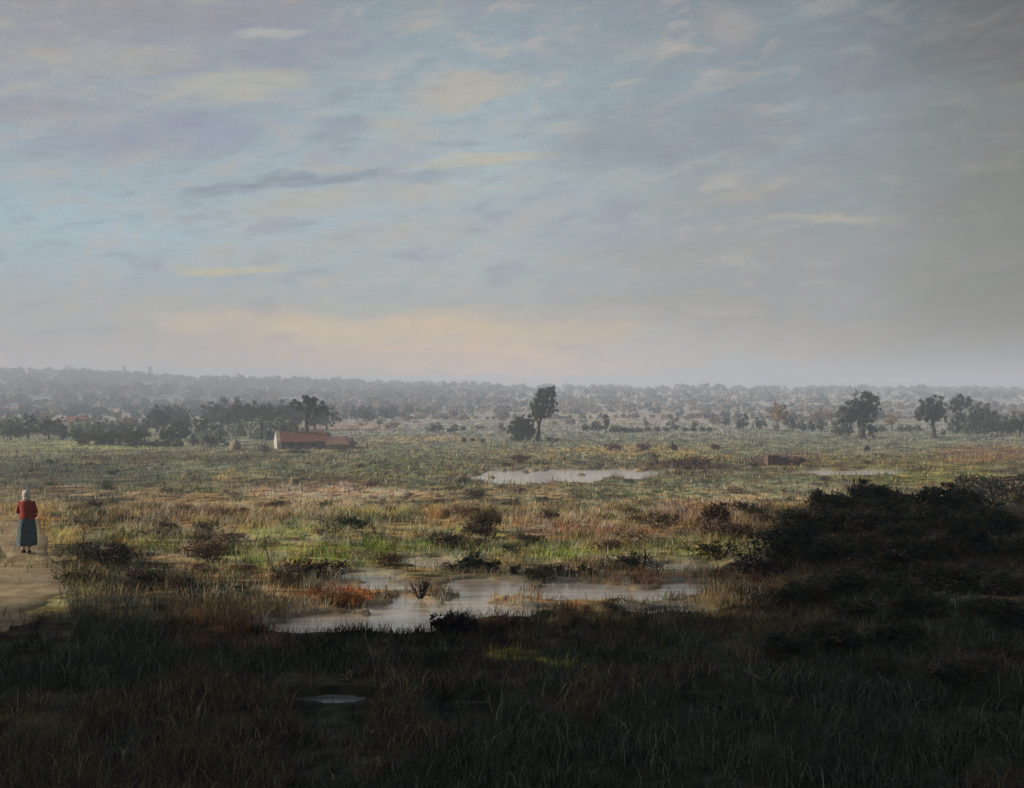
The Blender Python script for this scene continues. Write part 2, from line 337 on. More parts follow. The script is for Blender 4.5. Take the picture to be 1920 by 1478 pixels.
# sandy path past the walker, draped on the ground
pts = [at(-110,1185), at(-40,1160), at(20,1135), at(42,1108), at(52,1045), at(28,985), at(-80,945)]
pl = []
for i in range(len(pts)-1):
    for k in range(24): pl.append(pts[i].lerp(pts[i+1], k/24))
for _ in range(12): pl = [pl[0]]+[(pl[i-1]+pl[i]*2+pl[i+1])/4 for i in range(1, len(pl)-1)]+[pl[-1]]
pv, pf = [], []; NW = 9
for i, p in enumerate(pl):
    d = (pl[min(i+1, len(pl)-1)]-pl[max(i-1, 0)]); d.z = 0; d.normalize(); nrm = Vector((d.y, -d.x, 0))
    w = .95+.25*math.sin(i*.11)+.12*math.sin(i*.31)
    for k in range(NW):
        u = (k/(NW-1)*2-1)*w; q = p+nrm*u
        pv.append((q.x, q.y, ground(q.x, q.y)+.035*(1-abs(k/(NW-1)*2-1)**4)+.004-.05*(k in (0, NW-1))))
    if i:
        for k in range(NW-1): a = (i-1)*NW+k; pf.append((a, a+1, a+NW+1, a+NW))
pm_ = mesh_np('path', pv, [np.array(pf)], None, M_sand)
tag(link(pm_, 'path'), 'sandy footpath under the walking woman', kind='structure')
path_xy = np.array([(p.x, p.y) for p in pl])
def near_path(X, Y, w=1.0):
    m = np.zeros(len(X), bool)
    for (a, b) in path_xy[::3]: m |= ((X-a)**2+((Y-b)*.8)**2) < w*w
    return m

# ------------------------------------------------------------ grass and reeds (nobody could count them)
def blades(n, y0, y1, seed, hgt, wid, power=1.0, keep=None, tintf=None, spread=.62, extra=4, lean=.5):
    r = np.random.default_rng(seed)
    # more blades near the eye, fewer and broader clumps far away
    u = r.random(n); Y = y0*(y1/y0)**(u**power)
    X = (r.random(n)*2-1)*(Y*spread*.75+extra)
    # clumping
    cl = fbm(X*1.3, Y*1.3, 55, 3); k = r.random(n) < np.clip((cl-.30)*3.2, .12, 1); X, Y = X[k], Y[k]
    qx, qy = px_of(X, Y, gbase(Y)); pm = pond_mask(qx, qy); k = (pm < .30+.6*r.random(len(X))**3) | (r.random(len(X)) < np.where(qy < 1200, .09, .10)); X, Y, qy = X[k], Y[k], qy[k]; k = slice(None)
    k = ~near_path(X, Y, .85) | (r.random(len(X)) < np.where(qy[k] > 1160, .6, np.where(qy[k] > 1072, .03, np.where(qy[k] > 1045, .45, .12)))); X, Y = X[k], Y[k]
    if keep is not None: k = keep(X, Y, r); X, Y = X[k], Y[k]
    n = len(X); Z = terr(X, Y)
    sc = np.maximum(1, Y/30)
    big = .5+1.1*fbm(X/2.2, Y/2.2, 63, 3)
    H = hgt*(.45+.9*r.random(n))*big*sc**.35; Wd = wid*(.6+.8*r.random(n))*sc**.85
    a = r.random(n)*6.283; la = r.normal(.15, lean, n); lb = r.normal(0, lean, n)
    dx, dy = np.cos(a)*Wd/2, np.sin(a)*Wd/2*.6
    b = np.stack([X, Y, Z-.03], -1); d = np.stack([dx, dy, 0*dx], -1)
    mid = b+np.stack([la*H*.25, lb*H*.25, H*.55], -1); top = b+np.stack([la*H*.9, lb*H*.9, H*(1-.25*np.abs(la))], -1)
    co = np.stack([b-d, b+d, mid+d*.8, mid-d*.8, top], 1).reshape(-1, 3)
    i = np.arange(n)*5
    q = np.stack([i, i+1, i+2, i+3], -1); t3 = np.stack([i+3, i+2, i+4], -1)
    T = veg(X, Y, Z, 1.0) if tintf is None else tintf(X, Y, Z, r)
    T = T*(.40+1.05*r.random((n, 1)))*(1+.25*(r.random((n, 3))-.5))
    pale = r.random(n) < .13
    T[pale] = np.minimum(T[pale]*2.6+.03, .62)
    return co, q, t3, np.repeat(np.clip(T, .003, .7), 5, 0)
def build_blades(name, label, parts):
    cos, qs, ts, cs, off = [], [], [], [], 0
    for co, q, t3, T in parts:
        cos.append(co); qs.append(q+off); ts.append(t3+off); cs.append(T); off += len(co)
    me = mesh_np(name, np.concatenate(cos), [np.concatenate(qs), np.concatenate(ts)], np.concatenate(cs), M_grass)
    return tag(link(me, name), label, kind='stuff')
def open_keep(X, Y, r):
    qx, qy = px_of(X, Y, 0*X); lim = np.interp(qx, [-400,100,350,700,1100,1400,1560,1750,2400], [1020,1040,1180,1215,1185,1120,985,935,895])
    return (qy < lim + 10 + (fbm(X/1.6, Y/2.2, 19)-.5)*190) | (r.random(len(X)) < .16)
build_blades('grass', 'tufted marsh grass in olive, straw, russet and dark green', [
    blades(420000, 11.5, 70, 1, .22, .016, 1.0, keep=open_keep),
    blades(150000, 45, 330, 2, .22, .020, 1.0, spread=.66)])
def shade_keep(X, Y, r):
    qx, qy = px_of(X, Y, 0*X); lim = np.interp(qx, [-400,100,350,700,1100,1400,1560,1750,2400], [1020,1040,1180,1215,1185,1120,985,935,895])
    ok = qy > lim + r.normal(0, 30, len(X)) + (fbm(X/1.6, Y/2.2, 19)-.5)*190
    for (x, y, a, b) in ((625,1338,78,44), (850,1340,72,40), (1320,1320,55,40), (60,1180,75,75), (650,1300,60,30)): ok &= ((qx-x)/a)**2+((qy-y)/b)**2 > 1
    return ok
def shade_tint(X, Y, Z, r):  # dark plant colours take in the near shade, fading at its edge
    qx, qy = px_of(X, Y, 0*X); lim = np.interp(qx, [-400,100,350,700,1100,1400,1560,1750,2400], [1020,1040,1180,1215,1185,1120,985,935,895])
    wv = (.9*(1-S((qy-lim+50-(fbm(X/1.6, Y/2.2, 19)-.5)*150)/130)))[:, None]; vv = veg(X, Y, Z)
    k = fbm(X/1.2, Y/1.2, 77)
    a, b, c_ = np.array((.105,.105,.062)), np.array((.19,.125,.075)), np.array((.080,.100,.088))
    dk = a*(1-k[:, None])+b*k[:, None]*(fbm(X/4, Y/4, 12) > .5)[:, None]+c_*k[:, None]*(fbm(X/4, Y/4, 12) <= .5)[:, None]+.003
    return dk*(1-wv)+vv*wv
build_blades('undergrowth', 'dark rushes and heather filling the near ground, part of its shade in their colour', [
    blades(420000, 10.5, 48, 3, .27, .011, .85, keep=shade_keep, tintf=shade_tint, lean=.65)])

# ------------------------------------------------------------ plants
def leaf_mesh(name, lobes, nclump, nleaf, size, pal, seed, clump=.22, flat=.0, updroop=0.0):
    """lobes: (x,y,z,rx,ry,rz). Leaves gather in clumps through each lobe's volume, more towards its skin."""
    r = np.random.default_rng(seed); L = np.array(lobes, float)
    vol = (L[:, 3]*L[:, 4]*L[:, 5])**.66; which = r.choice(len(L), nclump, p=vol/vol.sum())
    d = r.normal(size=(nclump, 3)); d /= np.linalg.norm(d, axis=1)[:, None]
    rr = r.random(nclump)**.35
    cc = L[which, :3]+d*L[which, 3:]*rr[:, None]*(.85+.3*r.random((nclump, 1)))
    cs = clump*(.6+.8*r.random(nclump))*L[which, 3:].mean(1)
    k = r.integers(0, nclump, nleaf); dd = r.normal(size=(nleaf, 3))*.5
    p = cc[k]+dd*cs[k][:, None]; p[:, 2] = np.maximum(p[:, 2], .02+0*p[:, 2])
    u = r.normal(size=(nleaf, 3)); u[:, 2] += updroop; u /= np.linalg.norm(u, axis=1)[:, None]
    v = np.cross(u, r.normal(size=(nleaf, 3))); v /= np.linalg.norm(v, axis=1)[:, None]
    s = size*(.5+r.random((nleaf, 1)))
    co = np.stack([p-u*s*.5, p+v*s*.28, p+u*s*.5, p-v*s*.28], 1).reshape(-1, 3)
    i = np.arange(nleaf)*4; f = np.stack([i, i+1, i+2, i+3], -1)
    P = np.array(pal, float); ck = r.integers(0, len(P), nclump); cb = .65+.7*r.random(nclump)
    T = P[ck[k]]*cb[k][:, None]*(.75+.5*r.random((nleaf, 1)))
    return mesh_np(name, co, [f], np.repeat(np.clip(T, .004, .6), 4, 0), M_leaf)
def tube_mesh(name, paths, mat, sides=7):
    co, fs = [], []
    for pts_, rads in paths:
        base = len(co)
        for i, p in enumerate(pts_):
            p = Vector(p); d = (Vector(pts_[min(i+1, len(pts_)-1)])-Vector(pts_[max(i-1, 0)])).normalized()
            a = d.orthogonal().normalized(); b = d.cross(a)
            for k in range(sides):
                an = k/sides*math.tau; co.append(tuple(p+(a*math.cos(an)+b*math.sin(an))*rads[i]*(1+.12*math.sin(k*2.3+i))))
        for i in range(len(pts_)-1):
            for k in range(sides):
                k2 = (k+1) % sides; fs.append((base+i*sides+k, base+i*sides+k2, base+(i+1)*sides+k2, base+(i+1)*sides+k))
    return mesh_np(name, co, [np.array(fs)], None, mat)
def limbs(lobes, h, r0, rng, lean=(0, 0), fork=.5):
    """a tapered trunk with limbs that reach into each lobe"""
    top = Vector((lean[0], lean[1], h)); n = 6
    tp = [Vector((lean[0]*(i/n)**1.5+rng.uniform(-1, 1)*r0*.35*(0 < i < n), lean[1]*(i/n)**1.5, h*i/n)) for i in range(n+1)]
    paths = [(tp, [r0*(1.35 if i == 0 else 1-.5*i/n) for i in range(n+1)])]
    for (x, y, z, a, b, c_) in lobes:
        s = tp[rng.randint(3, n)]; e = Vector((x, y, z+c_*.4)); m_ = s.lerp(e, .5)+Vector((rng.uniform(-1, 1)*a*.15, 0, -c_*.15))
        paths.append(([s, m_, e], [r0*.45, r0*.28, r0*.08]))
        for _ in range(3):
            e2 = Vector((x+rng.uniform(-1, 1)*a*.8, y+rng.uniform(-1, 1)*b*.8, z+rng.uniform(-.2, .8)*c_)); paths.append(([m_, m_.lerp(e2, .55)+Vector((0, 0, -.05*a)), e2], [r0*.22, r0*.13, r0*.04]))
    return paths
def tree(name, loc, label, cat, lobes, h, r0, leaf, nleaf, pal, seed, group=None, lean=(0, 0), nclump=90, clump=.22):
    root = tag(link(None, name, None, loc), label, cat, group)
    link(tube_mesh('trunk', limbs(lobes, h, r0, random.Random(seed), lean), M_bark), 'trunk', root)
    link(leaf_mesh('crown', lobes, nclump, nleaf, leaf, pal, seed, clump), 'crown', root)
    return root
def copy_thing(root, loc, sc=1.0, rz=0.0, label=None, group=None):
    c_ = root.copy(); col.objects.link(c_); c_.location = loc; c_.scale = (sc,)*3 if not isinstance(sc, tuple) else sc; c_.rotation_euler.z = rz
    if label: c_['label'] = label
    if group: c_['group'] = group
    elif 'group' in c_.keys(): del c_['group']
    for ch in list(root.children):
        k = ch.copy(); col.objects.link(k); k.parent = c_
    return c_
G_DARK = [(.030,.045,.032), (.045,.060,.038), (.026,.038,.034), (.055,.062,.040)]
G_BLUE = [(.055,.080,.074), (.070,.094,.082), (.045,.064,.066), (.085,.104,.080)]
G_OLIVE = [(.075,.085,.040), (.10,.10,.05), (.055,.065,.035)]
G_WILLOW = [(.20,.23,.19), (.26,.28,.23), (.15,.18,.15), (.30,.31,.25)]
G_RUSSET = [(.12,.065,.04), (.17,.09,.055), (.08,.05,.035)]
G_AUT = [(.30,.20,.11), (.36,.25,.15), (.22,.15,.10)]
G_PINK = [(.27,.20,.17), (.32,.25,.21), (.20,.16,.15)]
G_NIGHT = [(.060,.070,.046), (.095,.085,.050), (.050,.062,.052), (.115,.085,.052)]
def L(s, *rows): return [tuple(v*s for v in r_) for r_ in rows]    # lobes given in photograph pixels at the tree's distance

# the tall leaning tree and the round bush beside it, alone on the plain
p = at(1008, 827); s = p.y/F
tree('leaning_tree', p, 'tall slender tree with bare leaning trunk, alone on the plain', 'tree',
     L(s, (14,0,84,20,16,15), (2,0,70,18,15,14), (26,0,92,13,11,10), (20,0,66,16,14,12), (-4,0,54,15,12,13), (12,0,50,16,13,9), (30,0,56,9,8,5)), 52*s, 4.2*s, .26, 9000, G_BLUE, 11, lean=(7*s, 0), nclump=150)
p = at(976, 829)
tree('round_tree', p, 'low round dark green bushy tree beside the leaning tree', 'tree',
     L(s, (0,0,24,22,20,24), (8,0,38,17,15,17), (-8,0,20,16,14,18), (12,0,22,16,14,18)), 14*s, 3.5*s, .26, 9000, G_DARK, 12, nclump=170)
# right-hand trees
p = at(1614, 822); s = p.y/F
tree('spreading_tree', p, 'big leafy tree with thick dark trunk, standing apart before the right-hand hedges', 'tree',
     L(s, (2,0,62,26,22,24), (16,0,72,18,16,16), (-14,0,52,22,18,20), (20,0,52,18,16,22), (-28,0,40,18,14,18), (0,0,36,20,16,16), (16,0,14,14,12,12)), 40*s, 8*s, .3, 13000, G_BLUE, 13, nclump=190)
p = at(1750, 822); s = p.y/F
tree('oak_tree', p, 'rounded grey-green tree on a short trunk, first of the far right row', 'tree', L(s, (-8,0,54,22,18,20), (10,0,62,18,16,18), (14,0,44,16,14,14), (-24,0,42,12,10,10), (0,0,42,20,16,12)), 32*s, 5*s, .28, 8000, G_BLUE, 14, nclump=140)
p = at(1796, 814)
tree('tall_tree', p, 'tall open-crowned tree between two rounder trees on the right', 'tree', L(s, (6,0,66,24,18,15), (-6,0,52,16,13,9), (-4,0,20,20,16,18), (6,0,34,12,10,9)), 46*s, 3.5*s, .28, 6500, G_BLUE, 15, nclump=120)
p = at(1838, 815)
tree('oak_tree', p, 'dome-shaped tree merging into the hedge at the right edge', 'tree', L(s, (2,0,52,22,18,14), (-16,0,36,18,14,18), (20,0,38,20,16,20), (4,0,22,26,20,20)), 28*s, 4*s, .28, 8500, G_BLUE, 16, nclump=140)

# prototypes for the hedgerow and village trees (real-size, copied below)
def proto(name, lobes, h, r0, leaf, nleaf, pal, seed, nclump=70): return tree(name, (0, 0, -200), 'x', 'tree', lobes, h, r0, leaf, nleaf, pal, seed, nclump=nclump)
PR = {}
def P_(key, *a, **k): PR[key] = proto(*a, **k)
P_('dark1', 'hedgerow_tree', [(0,0,3.4,2.2,2,2), (1.3,0,2.6,1.7,1.5,1.5), (-1.4,0,2.5,1.6,1.5,1.6)], 2.2, .22, .30, 2600, G_DARK, 21)
P_('dark2', 'hedgerow_tree', [(0,0,2.6,2.4,2,1.8), (1.6,0,1.8,1.8,1.5,1.5), (-1.0,0,3.6,1.5,1.5,1.4)], 2.0, .25, .30, 2600, G_DARK, 22)
P_('blue1', 'hedgerow_tree', [(0,0,3.2,2.0,1.8,1.9), (1.2,0,2.2,1.5,1.5,1.6), (-1.2,0,2.0,1.6,1.5,1.6)], 2.0, .2, .30, 2200, G_BLUE, 23)
P_('blue2', 'hedgerow_tree', [(0,0,2.2,2.2,1.8,1.7), (.6,0,3.8,1.2,1.2,1.4), (-1.0,0,1.6,1.6,1.5,1.4)], 2.2, .2, .30, 2200, G_BLUE, 24)
P_('pop', 'poplar_tree', [(0,0,3.0,.7,.7,2.6), (.1,0,4.8,.5,.5,1.6)], 2.4, .14, .26, 1100, G_BLUE, 25)
P_('will', 'willow_bush', [(0,0,1.5,1.7,1.4,1.5), (1.2,0,1.2,1.3,1.2,1.2), (-1.3,0,1.1,1.2,1.1,1.1)], 1.2, .15, .30, 2600, G_WILLOW, 26)
P_('aut', 'autumn_tree', [(0,0,3.0,1.6,1.4,1.5), (.9,0,2.2,1.2,1.1,1.2)], 2.0, .18, .30, 1600, G_AUT, 27)
P_('pink', 'autumn_tree', [(0,0,2.0,1.8,1.4,1.6), (-1.1,0,1.5,1.3,1.1,1.2), (1.2,0,1.4,1.2,1.1,1.1)], 1.4, .15, .30, 1600, G_PINK, 28)
P_('olive', 'hedge_bush', [(0,0,1.0,1.5,1.2,1.0), (1.1,0,.8,1.1,1,.8)], .7, .12, .26, 1500, G_OLIVE, 29)
P_('shrub', 'hedge_bush', [(0,0,.9,1.4,1.1,.9), (-1.0,0,.7,1.0,1,.7), (1.2,0,.6,1,.9,.6)], .6, .12, .26, 1500, G_DARK, 30)
def put(key, px, py, hpx, label, group=None, wide=1.0, cat=None, seed=None):
    if px < 640 and py > 795: hpx *= 1.18; wide *= 1.1
    q = at(px, py); pr = PR[key]; hh = {'dark1':5.2, 'dark2':5, 'blue1':5, 'blue2':5.2, 'pop':6.4, 'will':3, 'aut':4.6, 'pink':3.6, 'olive':2, 'shrub':1.8}[key]
    sc = hpx*q.y/F/hh
    o = copy_thing(pr, q, (sc*wide, sc*wide, sc), (seed if seed is not None else px*.37) % 6.28, label, group)
    if cat: o['category'] = cat
    return o
# left woods by the cottage
put('dark1', 295, 812, 44, 'dark tree standing alone at the left end of the cottage wood')
put('shrub', 325, 828, 26, 'dark shrub below the cottage wood, left of the pale willows', wide=1.0)
put('dark2', 378, 818, 32, 'squat dark tree between grey shrubs left of the cottage')
put('blue1', 350, 806, 34, 'grey-green tree behind the shrubs left of the cottage')
put('blue2', 362, 836, 22, 'blue-green bush at the foot of the cottage wood')
for i, (x, y, h, k) in enumerate([(428,806,52,'blue1'),(448,808,48,'dark1'),(470,810,50,'dark2'),(492,812,46,'dark1'),(512,808,48,'dark1'),(535,806,46,'dark2'),(415,800,40,'blue2'),(556,806,42,'dark1')]):
    put(k, x, y, h, 'dark tree in the dense grove behind the cottage', 'grove behind the cottage', wide=1.0, cat='tree')
put('dark1', 590, 808, 48, 'dark green tree just right of the stout trunk behind the cottage')
put('blue1', 612, 806, 40, 'blue-green tree right of the cottage')
put('will', 400, 836, 30, 'pale grey-green willow bush left of the haystack', cat='bush')
put('will', 446, 818, 28, 'small pale willow bush behind the haystack', cat='bush')
for x, h in ((490,36),(515,38),(538,36)): put('will', x, 824, h, 'pale drooping willow bush behind the white cottage gable', 'pale willows by the cottage', cat='bush')
put('blue2', 115, 826, 40, 'dark blue-green tree on the left, before the orange roof')
put('dark1', 92, 824, 36, 'dark tree left of the blue-green tree, below the village')
put('blue1', 140, 828, 28, 'small blue-green tree beside the pale thicket')
put('blue1', 20, 826, 34, 'blue-grey tree at the far left below the village')
put('blue2', 52, 824, 42, 'tall blue-grey tree near the left edge')
put('pop', 48, 812, 36, 'dark columnar tree near the left edge')
for x, y, h in ((160,836,22),(185,834,26),(212,836,24),(240,832,24),(262,830,22)): put('olive', x, y, h, 'light olive bush of the pale thicket on the left', 'pale thicket left of the woods', cat='bush')
for x in (250,272,292,312,335): put('shrub', x, 838, 11, 'low dark shrub along the near edge of the pale thicket', 'low shrubs by the pale thicket', cat='bush')
for i, (x, y, h, k) in enumerate([(310,806,40,'blue2'),(330,800,36,'blue1'),(395,802,42,'dark2'),(405,822,30,'blue1'),(340,818,30,'dark1'),(270,812,26,'blue2')]):
    put(k, x, y, h, 'grey-green tree in the loose wood left of the cottage grove', 'loose wood left of the grove', cat='tree')
for x, y, h in ((150,812,26),(170,816,28),(195,812,26),(220,816,26),(245,812,24),(8,816,28),(70,812,28),(32,806,24)): put('blue1' if x % 2 else 'will', x, y, h, 'grey leafy tree of the hazy copse below the left village', 'copse below the left village', cat='tree')
# hill-crest poplars
for x, h, l in ((233,18,'lone thin tree standing on the left hill crest'),(281,20,'tall thin tree on the crest, right of the lone one'),(446,16,'solitary spindly tree on the hill crest above the cottage grove')):
    Yc = 1250; X = (x-CX)/F*Yc; q = Vector((X, Yc, ground(X, Yc))); o = copy_thing(PR['pop'], q, h*Yc/F/6.4*1.6, 0, l)
for x, h in ((90,14),(130,16),(165,12),(205,13),(262,12),(305,14),(320,13),(395,14),(420,12),(635,14),(655,10),(870,13),(888,10),(720,9),(40,13),(15,14)):
    Yc = 1230; X = (x-CX)/F*Yc; copy_thing(PR['blue1'], Vector((X, Yc, ground(X, Yc)-1)), h*Yc/F/5*1.3, x*.7, 'small round tree silhouetted on the far hill crest', 'trees on the hill crest')
# mid-distance hedges
put('shrub', 1118, 808, 18, 'small round dark bush left of the clipped column tree', wide=.75, cat='bush')
put('shrub', 1098, 808, 13, 'tiny grey bush further left of the round dark bush', wide=.8, cat='bush')
q = at(1136, 812); s = q.y/F
tree('column_tree', q, 'narrow dark clipped tree with ball top, rising from the far hedge', 'tree', L(s, (0,0,31,5,5,4.5), (1,0,19,6,5,8), (0,0,10,4,4,5)), 28*s, 1.3*s, .22, 2600, G_NIGHT, 33, nclump=60)
for i, x in enumerate((1152,1163,1174,1186,1198)): put('shrub', x, 811, 9+3*(i < 2), 'low dark shrub in the hedge right of the column tree', 'hedge right of the column tree', cat='bush')
for i, x in enumerate((1215,1232,1250,1285,1300,1318,1330)): put('shrub', x, 809, 8, 'low grey-green shrub further along the far hedge', 'far hedge in the centre', cat='bush')
put('blue2', 1264, 808, 18, 'small upright tree in the far hedge right of centre', cat='tree')
put('blue1', 1360, 800, 22, 'hazy blue tree left of the columnar mass in the mist')
put('blue2', 1393, 806, 32, 'hazy upright blue tree among pale fields')
put('blue1', 1424, 808, 28, 'hazy grey-green tree left of the tawny tree')
put('aut', 1458, 806, 52, 'tall tawny autumn tree in the misty hedgerow')
put('pink', 1455, 810, 18, 'low brownish bush at the foot of the tawny tree', cat='bush')
put('blue1', 1486, 808, 32, 'hazy blue tree right of the tawny tree')
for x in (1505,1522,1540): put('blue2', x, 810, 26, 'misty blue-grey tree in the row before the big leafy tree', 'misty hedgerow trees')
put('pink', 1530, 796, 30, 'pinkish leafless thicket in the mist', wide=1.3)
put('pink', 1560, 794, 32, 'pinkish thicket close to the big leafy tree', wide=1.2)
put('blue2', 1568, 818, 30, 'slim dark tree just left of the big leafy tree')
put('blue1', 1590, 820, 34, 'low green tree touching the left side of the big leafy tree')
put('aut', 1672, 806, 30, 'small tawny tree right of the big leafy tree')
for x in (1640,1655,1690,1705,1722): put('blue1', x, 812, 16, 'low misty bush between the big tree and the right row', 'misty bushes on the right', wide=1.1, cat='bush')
for i, (x, h) in enumerate(((1815,26),(1860,34),(1878,40),(1895,34),(1912,46),(1935,44),(1768,14))): put('dark1' if i % 2 else 'blue1', x, 818, h, 'dark tree of the solid hedge at the right edge', 'hedge at the right edge', cat='tree')
put('blue2', 850, 812, 18, 'low blue-grey copse in the hollow, left part', wide=1.6, cat='bush')
put('blue1', 815, 812, 20, 'low blue-grey copse in the hollow, largest bush', wide=1.7, cat='bush')
put('blue1', 868, 810, 13, 'small blue-grey bush ending the copse in the hollow', cat='bush')
for x, y, h in ((690,795,34),(670,790,30),(722,790,28),(740,785,24),(765,780,22)): put('blue1', x, y, h, 'hazy blue tree on the slope right of the cottage grove', 'hazy slope trees', cat='tree')
for x, y, h in ((1030,828,8),(1045,829,7),(870,830,9),(885,829,8),(905,831,9)): put('olive', x, y, h, 'tiny tussock bush on the open plain near the lone trees', 'tussocks near the lone trees', cat='bush')

# hedge trees scattered up the slopes (groups by zone)
rs = random.Random(5)
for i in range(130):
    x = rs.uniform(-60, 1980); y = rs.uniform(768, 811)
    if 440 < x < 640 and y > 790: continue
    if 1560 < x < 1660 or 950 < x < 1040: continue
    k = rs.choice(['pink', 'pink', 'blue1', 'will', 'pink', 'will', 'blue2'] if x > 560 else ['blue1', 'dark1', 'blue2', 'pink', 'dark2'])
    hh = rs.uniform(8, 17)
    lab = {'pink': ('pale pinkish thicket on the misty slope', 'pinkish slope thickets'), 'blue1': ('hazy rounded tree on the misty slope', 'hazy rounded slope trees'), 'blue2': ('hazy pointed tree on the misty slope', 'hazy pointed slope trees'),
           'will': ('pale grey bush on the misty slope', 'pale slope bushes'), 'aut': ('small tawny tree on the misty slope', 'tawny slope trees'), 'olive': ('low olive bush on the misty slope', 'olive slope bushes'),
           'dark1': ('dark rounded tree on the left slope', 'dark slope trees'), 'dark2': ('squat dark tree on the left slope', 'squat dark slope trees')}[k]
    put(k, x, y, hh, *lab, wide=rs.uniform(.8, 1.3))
# far woods: one mass over the hillsides
def far_woods():
    r = np.random.default_rng(9); N_ = 8000
    Y = 385*(1500/385)**r.random(N_); X = (r.random(N_)*2-1)*Y*.75
    u = CX+X/Y*F; dens = fbm(X/150, Y/42, 17)
    wd = np.interp(u, [-400, 450, 700, 1000, 1500, 2300], [.36, .38, .43, .49, .50, .50])-np.where(Y > 1000, .09, 0)-np.where(Y < 600, .05, 0)
    k = dens > wd+r.normal(0, .04, N_); X, Y = X[k], Y[k]; u = u[k]; N_ = len(X); Z = terr(X, Y)
    q = 34; hs = (2.6+4.4*r.random(N_)**1.5)*np.interp(u, [500, 1000], [1, .75])*np.where(Y > 1000, 1.25, 1)*np.interp(Y, [385, 600, 700], [.35, .6, 1])
    ctr = np.stack([X, Y, Z+hs*.45], -1)
    o_ = r.normal(size=(N_, q, 3)); o_ /= np.linalg.norm(o_, axis=2)[..., None]; o_ *= r.random((N_, q, 1))**.4
    P = ctr[:, None]+o_*np.stack([hs*.75, hs*.7, hs*.55], -1)[:, None]
    P = P.reshape(-1, 3); n = len(P)
    a = r.normal(size=(n, 3)); a /= np.linalg.norm(a, axis=1)[:, None]; b = np.cross(a, r.normal(size=(n, 3))); b /= np.linalg.norm(b, axis=1)[:, None]
    sz = np.repeat(hs, q)[:, None]*.30
    co = np.stack([P-a*sz, P+b*sz*.7, P+a*sz, P-b*sz*.7], 1).reshape(-1, 3)
    i = np.arange(n)*4; f = np.stack([i, i+1, i+2, i+3], -1)
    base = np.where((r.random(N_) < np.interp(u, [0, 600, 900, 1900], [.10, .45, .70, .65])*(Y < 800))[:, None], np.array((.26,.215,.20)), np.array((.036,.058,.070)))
    base = base+(np.interp(u, [650, 1200], [0, .13])*(Y > 650))[:, None]*np.array((.9,1,1.1))  # haze painted in: leaves paler and bluer towards the right
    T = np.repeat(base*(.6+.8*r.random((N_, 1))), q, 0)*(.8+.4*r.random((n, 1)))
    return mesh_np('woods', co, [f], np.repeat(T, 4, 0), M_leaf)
tag(link(far_woods(), 'woods'), 'far woods covering the hillsides, bluish haze in their leaf colour', kind='stuff')

# ------------------------------------------------------------ cottage, village
def bm_obj(name, bm, mat, parent=None, smooth=False):
    me = bpy.data.meshes.new(name); bmesh.ops.recalc_face_normals(bm, faces=bm.faces); bm.to_mesh(me); bm.free(); me.materials.append(mat)
    if smooth:
        for p_ in me.polygons: p_.use_smooth = True
    return link(me, name, parent)
def box(bm, x0, x1, y0, y1, z0, z1):
    v = [bm.verts.new(c_) for c_ in ((x0,y0,z0),(x1,y0,z0),(x1,y1,z0),(x0,y1,z0),(x0,y0,z1),(x1,y0,z1),(x1,y1,z1),(x0,y1,z1))]
    for f in ((0,1,2,3),(4,5,6,7),(0,1,5,4),(1,2,6,5),(2,3,7,6),(3,0,4,7)): bm.faces.new([v[i] for i in f])
def poly_solid(bm, prof, x0, x1):
    """closed profile in (y,z), extruded in x"""
    a = [bm.verts.new((x0, y, z)) for y, z in prof]; b = [bm.verts.new((x1, y, z)) for y, z in prof]; n = len(prof)
    bm.faces.new(a); bm.faces.new(b[::-1])
    for i in range(n): bm.faces.new((a[i], a[(i+1) % n], b[(i+1) % n], b[i]))
def roof_shell(bm, x0, x1, y0, y1, ze, zr, th=.12, sag=.1, hip=0.0):
    """two slopes with thickness, a slightly sagging ridge, optional hip at the right end"""
    n = 8; ym = (y0+y1)/2
    for side in (y0, y1):
        ring = []
        for i in range(n+1):
            t_ = i/n; x = x0+(x1-x0)*t_; rx = x0+(x1-hip-x0)*t_; zz = zr-sag*math.sin(t_*math.pi)
            ring.append([bm.verts.new((x, side, ze)), bm.verts.new((rx, ym, zz)), bm.verts.new((rx, ym, zz-th)), bm.verts.new((x, side, ze-th))])
        for i in range(n):
            a, b = ring[i], ring[i+1]
            for k in range(4): bm.faces.new((a[k], a[(k+1) % 4], b[(k+1) % 4], b[k]))
        bm.faces.new(ring[0]); bm.faces.new(ring[-1][::-1])
p = at(515, 842); s = p.y/F
cot = tag(link(None, 'cottage', None, p+Vector((.9, 0, -.05)), rad(17)), 'low red-roofed cottage with white gable before the dark grove', 'cottage')
LEN = 7.6; DP = 4.4; EV = 1.15; RG = 2.45
bm = bmesh.new(); poly_solid(bm, [(0,-.3), (DP,-.3), (DP,EV), (DP/2,RG-.1), (0,EV)], .12, LEN-.1); bm_obj('wall', bm, M_brick, cot)
bm = bmesh.new(); poly_solid(bm, [(-.05,-.3), (DP+.05,-.3), (DP+.05,EV+.02), (DP/2,RG+.1), (-.05,EV+.02)], -.55, .115)
g = bm_obj('gable', bm, M_plaster, cot); g['label'] = 'whitewashed gable end'
bm = bmesh.new(); roof_shell(bm, -.02, LEN+.1, -.45, DP+.45, EV-.05, RG+.15, .13, .14, 1.2); rf = bm_obj('roof', bm, M_redroof, cot)
bm = bmesh.new(); box(bm, 2.2, 2.75, DP/2-.28, DP/2+.28, RG-.2, RG+.75); box(bm, 2.14, 2.81, DP/2-.34, DP/2+.34, RG+.75, RG+.86); bm_obj('chimney', bm, M_brick, rf)
